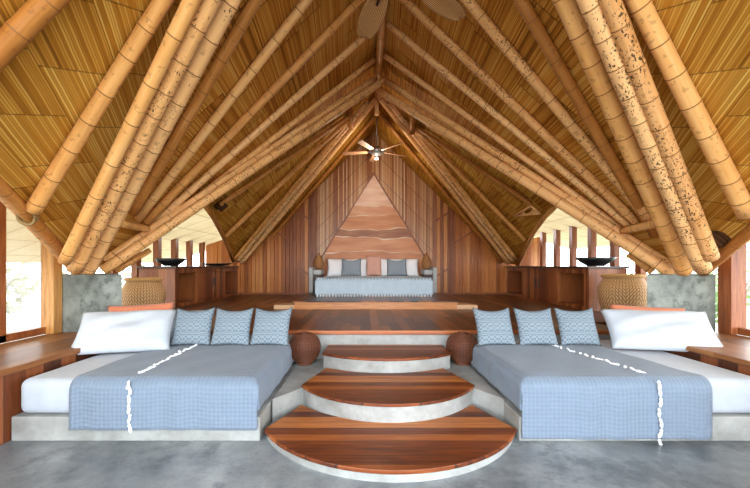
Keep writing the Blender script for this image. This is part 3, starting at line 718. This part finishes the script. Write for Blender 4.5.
# ------------------------------------------------------------------ podium, bed
t = empty('bed_podium', (0, 8.8, PZ), 'low wooden podium under the big bed on the deck', 'podium')
M().box(-1.63, 1.62, 7.2, 7.24, PZ, .775).build('front_board', PODF, t, bevel=.004)
M().box(-1.66, 1.65, 7.18, 10.9, .776, .80).build('podium_top', DECKW, t, bevel=.004)
M().box(-1.63, 1.62, 7.25, 10.9, PZ, .775).build('podium_frame', CABD, t)
for s_, x0, x1 in ((-1, -2.06, -1.64), (1, 1.63, 2.05)):
    M().prism([(x0, 7.25), (x1, 7.25), (x1, 7.95), (x0, 7.45)] if s_ < 0 else [(x0, 7.25), (x1, 7.25), (x1, 7.45), (x0, 7.95)], PZ, .715).build('side_step', WINGW, t, bevel=.004)
BZ = .80
t = empty('bed', (0, 9.2, BZ), 'wide main bed on the podium against the wooden headboard', 'bed')
M().box(-1.27, 1.25, 8.35, 10.45, BZ, .92).build('bed_base', GREYP, t, bevel=.01)
o = M().box(-1.3, 1.28, 8.3, 10.5, .92, 1.19).build('mattress', SHEET, t, bevel=.06, smooth=True); o.modifiers['bevel'].segments = 4
def coverlet():
    t = empty('bed_coverlet', (0, 9.0, 1.19), 'pale blue-grey coverlet with white pompom hem over the main bed', 'coverlet')
    yb, yf, xl, xr, r, z0 = 9.95, 8.29, -1.33, 1.31, .05, 1.205
    m = M(); na, nb = 60, 36; top = yb-yf; tot = top+.37
    W = xr-xl; ds = .34
    for j in range(nb+1):
        b = tot*j/nb; db = max(0, b-top); y = max(yb-b, yf)
        for i in range(na+1):
            d = (W+2*ds)*i/na; x = min(max(xl+d-ds, xl), xr); da = max(0, ds-d, d-ds-W); sg = -1 if d < ds else 1
            zz = max(da, db)
            ox = sg*min(da, .04)*.6 if da > 0 else 0; oy = min(db, .05)*.6
            rip = .012*math.sin(x*23+1)*min(1, db/.1)
            m.v.append(Vector((x+ox, y-oy-rip, z0-zz+(.006*math.sin(x*5+y*6) if zz == 0 else 0))))
    for j in range(nb):
        for i in range(na): m.f.append((j*(na+1)+i, (j+1)*(na+1)+i, (j+1)*(na+1)+i+1, j*(na+1)+i+1)); m.mi.append(0)
    o = m.build('cloth', COVER, t, smooth=True)
    bm = bmesh.new(); bm.from_mesh(o.data); bmesh.ops.recalc_face_normals(bm, faces=bm.faces)
    if sum(f.normal.z for f in bm.faces) < 0: bmesh.ops.reverse_faces(bm, faces=bm.faces)
    bm.to_mesh(o.data); bm.free()
    q = o.modifiers.new('solid', 'SOLIDIFY'); q.thickness = .012; q.offset = 1
    M().box(xl-.02, xr+.02, yf-.052, yf+.16, z0+.015, z0+.028).build('patterned_band', CUSHB, t, bevel=.004)
    g = M().lathe([(0, -.03), (.016, -.024), (.02, -.005), (.012, .012), (.004, .03)], 8)
    me = bpy.data.meshes.new('tassel'); me.from_pydata([tuple(v) for v in g.v], [], g.f); me.materials.append(TASS)
    for k in range(38):
        x = xl+.02+(W-.04)*k/37
        oo = bpy.data.objects.new('tassel', me); C.objects.link(oo); oo.parent = t
        oo.location = Vector((x, yf-.05-.012*math.sin(x*23+1), z0-.385))-Vector(t['_o'])
    for k in range(34):
        x = xl+.04+(W-.08)*k/33
        oo = bpy.data.objects.new('tassel', me); C.objects.link(oo); oo.parent = t
        oo.location = Vector((x, yf-.058, z0+.0))-Vector(t['_o']); oo.scale = (.6, .6, .6)
coverlet()
GB = 'white pillows on the main bed'
for x, lb in ((-.72, 'wide white pillow at the left of the main bed, behind the grey cushion'), (.72, 'wide white pillow at the right of the main bed, behind the grey cushion')):
    o = pillow(1.18, .54, .2, PILLB, 'pillow', .05, 0, seed=int(x*50)); put(o, (x, 10.1, 1.2), R_(20), 0); tag(o, lb, 'pillow', GB)
for x, lb in ((-.6, 'grey patterned cushion left of the coral one on the main bed'), (.66, 'grey patterned cushion right of the coral one on the main bed')):
    o = pillow(.56, .54, .16, CUSHB, 'cushion', .06, .3, seed=int(x*70)); put(o, (x, 9.88, 1.225), R_(20), 0); tag(o, lb, 'cushion', 'grey cushions on the main bed')
o = pillow(.42, .6, .15, CORAL2, 'cushion', .06, .04, seed=31); put(o, (.03, 9.86, 1.225), R_(18), 0); tag(o, 'coral pink cushion in the middle of the main bed', 'cushion')
for sd, xc, nm in ((-1, -1.52, 'left'), (1, 1.5, 'right')):
    t = empty('bedside_table', (xc, 9.85, BZ), f'grey bedside table at the {nm} of the main bed', 'bedside table', 'bedside tables')
    xo = xc+sd*.12
    M().box(xo-.05, xo+.05, 9.45, 10.25, BZ, 1.46).build('side_panel', GREYP, t, bevel=.008)
    M().box(min(xc-sd*.15, xc+sd*.07), max(xc-sd*.15, xc+sd*.07), 9.5, 10.25, 1.27, 1.40).build('shelf', GREYP, t, bevel=.02)
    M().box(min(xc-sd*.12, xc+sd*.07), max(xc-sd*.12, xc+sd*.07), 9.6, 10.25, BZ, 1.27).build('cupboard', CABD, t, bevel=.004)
    c = (xc-sd*.02, 9.95, 1.40)
    t = empty('bedside_lamp', c, f'brown wicker teardrop lamp on the {nm} bedside table', 'lamp', 'wicker bedside lamps')
    pf = [(.07, 0), (.12, .06), (.15, .14), (.145, .21), (.11, .3), (.06, .38), (.025, .44)]
    M().lathe(pf, 32, c, uv=True).build('woven_shade', LAMPW, t, smooth=True)
    M().lathe([(0, 0), (.085, 0), (.085, .015), (0, .015)], 24, c).build('base', ROPE, t)
    M().lathe([(0, .43), (.028, .43), (.022, .46), (0, .465)], 16, c).build('finial', ROPE, t, smooth=True)
# ------------------------------------------------------------------ back wall
WY = 11.0
m = M()
m.wallpoly([(-5.1, 0), (5.2, 0), (5.2, 2.4), (3.5, xz(3.5)+.04), (XR, ZR+.04), (-3.4, xz(-3.4)+.04), (-5.1, 2.4)], WY+.03, WY+.12)
x = -5.0; rr = random.Random(3)
def board(m, xa, xb, y0, y1, zlo):
    za, zb = (xz(xa)+.02, xz(xb)+.02)
    if abs(xa) > 3.9 or abs(xb) > 3.9: za = zb = 2.2
    m.wallpoly([(xa, zlo), (xb, zlo), (xb, zb), (xa, za)], y0, y1)
w = .115; i = math.floor(-5.0/w)
while i*w < 5.1:
    xa, xb = i*w+.004, (i+1)*w-.004
    if not (-1.75 < xa and xb < 1.86): board(m, xa, xb, WY-rr.choice([0, .006, .016]), WY+.03, PZ)
    i += 1
struct(m.build('wall_back', WALLW))
m = M(); w = .05; i = math.floor(-1.75/w)+1
while (i+1)*w < 1.86:
    board(m, i*w+.004, (i+1)*w-.004, WY-.03-(.03 if i % 2 else 0), WY+.02, PZ); i += 1
struct(m.build('wall_back_bay', SLATW))
m = M()
for xc in (-1.78, 1.88, -2.36, 2.44):
    y0 = WY-.09 if abs(xc) < 2 else WY-.05
    board(m, xc-.045, xc+.045, y0, WY, PZ)
struct(m.build('trim_2', POSTW, bevel=.004))
m = M()
def batten(xa, za, xb, zb, wd=.05, y0=WY-.045, y1=WY-.012):
    d = Vector((xb-xa, 0, zb-za)).normalized(); nrm = Vector((-d.z, 0, d.x))*wd/2
    p = [Vector((xa, 0, za))-nrm, Vector((xb, 0, zb))-nrm, Vector((xb, 0, zb))+nrm, Vector((xa, 0, za))+nrm]
    m.wallpoly([(q.x, q.z) for q in p], y0, y1)
for sg in (-1, 1):
    for dx, dz in ((0, 0), (0, -1.7)):
        xo = XR+sg*2.36; batten(xo, 3.18+dz, xo-sg*.5, 2.86+dz)
    batten(XR+sg*3.0, 2.55, XR+sg*2.45, 2.2)
struct(m.build('trim_3', POSTW))
# wainscot skirting
struct(M().box(-4.05, 4.1, WY-.03, WY, PZ, PZ+.06).build('baseboard_back', POSTW))
# headboard of stacked live-edge planks
HY = WY-.13
t = empty('headboard', (.06, HY, BZ), 'tall triangular headboard of stacked live-edge orange planks behind the main bed', 'headboard')
ax, az = .05, 4.25; bl, br, bz = -1.55, 1.62, 1.72
def lx(z): return bl if z < bz else bl+(ax-bl)*(z-bz)/(az-bz)
def rx(z): return br if z < bz else br+(ax-br)*(z-bz)/(az-bz)
lev = [.82, 1.93, 2.36, 2.62, 3.02, 3.3, az]
cols = [('#a8643a', '#c07a4a', '#cf9460'), ('#b26a3c', '#c98452', '#d89c6c'), ('#6e3a1e', '#9a5c34', '#b87c50'), ('#b46c3e', '#c8824e', '#d49a68'), ('#bf7a4e', '#cf9066', '#dcab84'), ('#c99070', '#dcb094', '#e6c4ac')]
def wav(z, k): return lambda x: z+.03*math.sin(x*2.3+k*1.7)+.018*math.sin(x*6.1+k)+.008*math.sin(x*15+k*3)
for k in range(6):
    lo = (lambda x: lev[0]) if k == 0 else wav(lev[k], k); hi = (lambda x: az) if k == 5 else wav(lev[k+1], k+1)
    n = 44; up = []; dn = []
    zr = (lev[k]+lev[k+1])/2
    for q in range(n+1):
        f = q/n
        zl = lev[k]; x = lx(zl)+(rx(zl)-lx(zl))*f; dn.append((x, lo(x)))
        zu = lev[k+1]; x = lx(zu)+(rx(zu)-lx(zu))*f; up.append((x, hi(x)))
    mm = M()
    b = len(mm.v)
    yf = HY-.004*(k % 2); 
    if k == 5: up = [(ax, az)]*(n+1)
    vs = [(p[0], yf, p[1]) for p in dn]+[(p[0], yf, p[1]) for p in up]+[(p[0], HY+.06, p[1]) for p in dn]+[(p[0], HY+.06, p[1]) for p in up]
    fs = []; n1 = n+1
    for q in range(n):
        fs += [(q, q+1, n1+q+1, n1+q), (2*n1+q+1, 2*n1+q, 3*n1+q, 3*n1+q+1), (n1+q, n1+q+1, 3*n1+q+1, 3*n1+q), (q+1, q, 2*n1+q, 2*n1+q+1)]
    fs += [(0, n1, 3*n1, 2*n1), (n, 2*n1+n, 3*n1+n, n1+n)]
    mm.add(vs, fs)
    pl = mm.build('plank', m_head(f'headboard_plank_{k}', *cols[k]), t)
    if 0 < k < 6:          # pale sapwood along the live edge
        e = M(); th = (.045, .05, .04, .035, .05)[k-1]
        vs = []
        for q in range(n+1):
            x, z = dn[q]; tt = th*(.55+.45*math.sin(x*3.1+k*2)*math.sin(x*7+k))
            vs += [(x, yf-.008, z-abs(tt)*.7), (x, yf-.008, z+abs(tt)*.3)]
        e.add(vs, [(2*q, 2*q+2, 2*q+3, 2*q+1) for q in range(n)])
        e.build('live_edge', m_head(f'live_edge_{k}', '#c99a70', '#e0c09c', '#efdcc2'), pl, solid=-.006)
for sg, xa in ((-1, bl), (1, br)):
    mm = M(); d = Vector((ax-xa, az-bz)).normalized(); nn = Vector((-d.y, d.x))*.03
    if sg > 0: nn = -nn
    pp = [(xa, bz), (ax, az+.02), (ax+nn.x, az+.02+nn.y), (xa+nn.x, bz+nn.y)]
    if sg > 0: pp = list(reversed(pp))
    mm.wallpoly(pp, HY-.03, HY+.06); mm.build('edge_batten', POSTW, t)
# ------------------------------------------------------------------ ceiling fans
def fan_big():
    c = Vector((.02, 3.1, 4.1))
    t = empty('woven_ceiling_fan', c, 'large ceiling fan with woven leaf-shaped blades hanging from the ridge', 'ceiling fan')
    M().lathe([(0, -.12), (.07, -.11), (.11, -.05), (.12, .03), (.1, .1), (.03, .13), (0, .13)], 28, c).build('motor', ROPE, t, smooth=True)
    M().tube([c+Vector((0, 0, .1)), c+Vector((0, 0, 1.3))], .018, 10).build('downrod', ROPE, t, smooth=True)
    for k in range(6):
        a = math.radians(104+60*k) if k != 5 else math.radians(42)
        L0, L1, W = .28, 1.05, .145
        m = M(); m.uvs = []; n = 20; nw = 8; d = Vector((math.cos(a), math.sin(a), 0)); p = Vector((-d.y, d.x, 0))
        g = []
        for i in range(n+1):
            f = i/n; ww = W*(math.sin(math.pi*min(1, (f*.86+.07)))**.55)*(.75+.25*f)
            if i == n: ww *= .35
            for j in range(nw+1):
                q = -1+2*j/nw; m.v.append(c+d*(L0+(L1-L0)*f)+p*ww*q+Vector((0, 0, .02*(1-q*q)+.08*q*ww)))
        for i in range(n):
            for j in range(nw):
                m.f.append((i*(nw+1)+j, i*(nw+1)+j+1, (i+1)*(nw+1)+j+1, (i+1)*(nw+1)+j)); m.mi.append(0)
                m.uvs.append([(j/nw, i/n), ((j+1)/nw, i/n), ((j+1)/nw, (i+1)/n), (j/nw, (i+1)/n)])
        bl_ = m.build('blade', BLADEW, t, smooth=True, solid=.012)
        M().tube([c+d*.1, c+d*.5], .014, 8).build('blade_arm', ROPE, bl_, smooth=True)
fan_big()
def fan_small():
    c = Vector((.07, 9.0, 4.36))
    t = empty('ceiling_fan', c, 'small metal ceiling fan with thin pale blades in front of the back wall', 'ceiling fan')
    M().lathe([(0, -.14), (.05, -.13), (.08, -.09), (.15, -.05), (.16, .04), (.12, .1), (.04, .14), (0, .14)], 28, c).build('motor', STEEL, t, smooth=True)
    M().lathe([(0, -.2), (.04, -.19), (.055, -.16), (.04, -.13), (0, -.13)], 20, c).build('light_cap', plain('fan_light_glass', '#e8e4d8', .3), t, smooth=True)
    M().tube([c+Vector((0, 0, .12)), c+Vector((0, 0, 1.15))], .014, 8).build('downrod', STEEL, t, smooth=True)
    ld = bpy.data.lights.new('fan_lamp', 'POINT'); ld.energy = 15; ld.color = (1, .86, .68); ld.shadow_soft_size = .07
    lo = bpy.data.objects.new('fan_lamp', ld); C.objects.link(lo); lo.location = c+Vector((0, 0, -.32))
    for k in range(5):
        a = math.radians(25+72*k); d = Vector((math.cos(a), math.sin(a), 0)); p = Vector((-d.y, d.x, .25)).normalized()
        m = M(); q = [c+d*.24-p*.05, c+d*.84-p*.075, c+d*.88+p*.03, c+d*.84+p*.075, c+d*.24+p*.05]; u = Vector((0, 0, .008))
        m.add([v-u for v in q]+[v+u for v in q], [(0, 4, 3, 2, 1), (5, 6, 7, 8, 9)]+[(i, (i+1) % 5, 5+(i+1) % 5, 5+i) for i in range(5)])
        b_ = m.build('blade', BLADEP, t)
        M().tube([c+d*.13, c+d*.32], .012, 6).build('blade_arm', STEEL, b_)
fan_small()
# ------------------------------------------------------------------ small things on the frame
def coil(c, R, r, n, mat, axis, lb, name='rope_coil'):
    m = M(); q = Vector(axis).to_track_quat('Z', 'Y'); pts = []
    for i in range(n*20+1):
        a = 2*math.pi*i/20; pts.append(Vector(c)+q @ Vector((R*math.cos(a)*(1-.06*(i//20 % 2)), R*math.sin(a), (i/20-n/2)*r*1.7)))
    tag(m.tube(pts, r, 7).build(name, mat, origin=c, smooth=True), lb, 'rope')
A = rp(713, 240, 1, .04); coil(A, .09, .028, 5, ROPE, (.6, -.5, .62), 'dark brown rope coil where the right eave beam passes the window post')
A = rp(28, 217, -1, .03); coil(A, .066, .012, 5, ROPEW, (.35, -.85, -.4), 'pale rope lashing around the left eave beam')
A = rp(221, 206, -1, .07); coil(A, .07, .02, 5, ROPE, (.7, .2, .7), 'dark rope lashing at the top of the left arch')
# lattice bracket at the right arch
A, B, Cc, Dd = rp(531, 206, 1, .1), rp(514, 216, 1, .1), rp(540, 213.5, 1, .1), rp(531, 215, 1, .1)
m = M()
for p, q in ((A, B), (A, Cc), (B, Cc)): m.tube([p, q], .022, 8)
for f in (.25, .5, .75):
    m.tube([A+(B-A)*f, B+(Cc-B)*f], .012, 6); m.tube([A+(Cc-A)*f, Cc+(B-Cc)*f], .012, 6)
tag(m.build('bamboo_lattice', BAML, origin=A, smooth=True), 'small triangular bamboo lattice hanging at the top of the right arch', 'lattice')
# ------------------------------------------------------------------ outside
struct(M().box(-60, 60, -40, 70, -.5, -.3).build('floor_outside', GROUND))
for sd, nm in ((-1, 'left'), (1, 'right')):
    xi, xo = sd*2.7+.03, sd*6.6
    m = M(); pts = [(xi, -1.2, xz(xi)+.1), (xi, 11.6, xz(xi)+.1), (xo, 11.9, 2.05 if sd > 0 else 1.6), (xo, -1.5, 2.05 if sd > 0 else 1.5)]
    if sd < 0: pts.reverse()
    m.add(pts, [(0, 1, 2, 3)]); struct(m.build('ceiling_awning_'+nm, AWN, solid=.03))
def shrub(x, y, h, r, mat, lb, grp, n=420, seed=1):
    rd = random.Random(seed); t = empty('shrub', (x, y, -.3), lb, 'shrub', grp)
    br = M()
    for k in range(14):
        a = rd.uniform(0, 6.28); rr = rd.uniform(.2, 1)*r
        p1 = Vector((x+math.cos(a)*rr*.4, y+math.sin(a)*rr*.4, -.3+h*.45)); p2 = Vector((x+math.cos(a)*rr, y+math.sin(a)*rr, -.3+h*rd.uniform(.75, 1.0)))
        br.tube([(x, y, -.32), p1, p2], [.03, .02, .008], 6)
    br.build('branches', BARK, t, smooth=True)
    m = M()
    for k in range(n):
        u = Vector((rd.gauss(0, 1), rd.gauss(0, 1), rd.gauss(0, 1))).normalized()*rd.uniform(.55, 1)
        c = Vector((x+u.x*r, y+u.y*r, -.3+h*.55+u.z*h*.5)); s = rd.uniform(.07, .17)
        a = Vector((rd.gauss(0, 1), rd.gauss(0, 1), rd.gauss(0, .6))).normalized(); b = a.orthogonal().normalized()*s*.45; a = a*s
        m.add([c-a, c+b, c+a+Vector((0, 0, -s*.3)), c-b], [(0, 1, 2, 3)])
    m.build('foliage', mat, t)
for k, (x, y, h, r) in enumerate(((9.6, 7.2, 2.4, 1.2), (11.2, 11.3, 3.0, 1.6), (8.8, 4.6, 1.9, 1.1), (12.5, 14.5, 3.4, 2.0), (8.0, 9.2, 1.5, .8))):
    shrub(x, y, h, r, LEAF, 'pale green leafy shrub outside beyond the right windows', 'shrubs outside on the right', seed=k+1)
for k, (x, y, h, r) in enumerate(((-9.0, 6.5, 2.1, 1.2), (-8.4, 4.3, 1.9, 1.0), (-10.5, 9.5, 2.4, 1.5), (-9.4, 12.6, 2.4, 1.5))):
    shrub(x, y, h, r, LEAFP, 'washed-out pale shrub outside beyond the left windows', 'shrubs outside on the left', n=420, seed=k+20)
# ------------------------------------------------------------------ light
W = bpy.data.worlds.new('world'); S.world = W; W.use_nodes = True
nt = W.node_tree; bg = nt.nodes['Background']
tc = nt.nodes.new('ShaderNodeTexCoord'); sx = nt.nodes.new('ShaderNodeSeparateXYZ'); nt.links.new(tc.outputs['Generated'], sx.inputs[0])
rz = nt.nodes.new('ShaderNodeValToRGB'); nt.links.new(sx.outputs[2], rz.inputs[0])      # bright haze low down, bluer and dimmer overhead
e = rz.color_ramp.elements; e[0].position = .0; e[0].color = (.94, .97, 1.0, 1); e[1].position = .75; e[1].color = (.30, .38, .48, 1)
q = e.new(.3); q.color = (.86, .93, 1.0, 1)
ry = nt.nodes.new('ShaderNodeMapRange'); nt.links.new(sx.outputs[1], ry.inputs[0])      # sky made dimmer behind the camera to soften light on front faces
for k, v in zip((1, 2, 3, 4), (-1, 1, .95, 1.25)): ry.inputs[k].default_value = v
mm = nt.nodes.new('ShaderNodeMath'); mm.operation = 'MULTIPLY'; nt.links.new(ry.outputs[0], mm.inputs[0]); mm.inputs[1].default_value = 3.0
nt.links.new(rz.outputs[0], bg.inputs[0]); nt.links.new(mm.outputs[0], bg.inputs[1])
S.view_settings.view_transform = 'Standard'; S.view_settings.look = 'None'; S.view_settings.gamma = 1
S.view_settings.exposure = 1.82; S.view_settings.use_curve_mapping = False
S.cycles.max_bounces = 10; S.cycles.diffuse_bounces = 8
for o in C.objects:
    if '_o' in o: del o['_o']
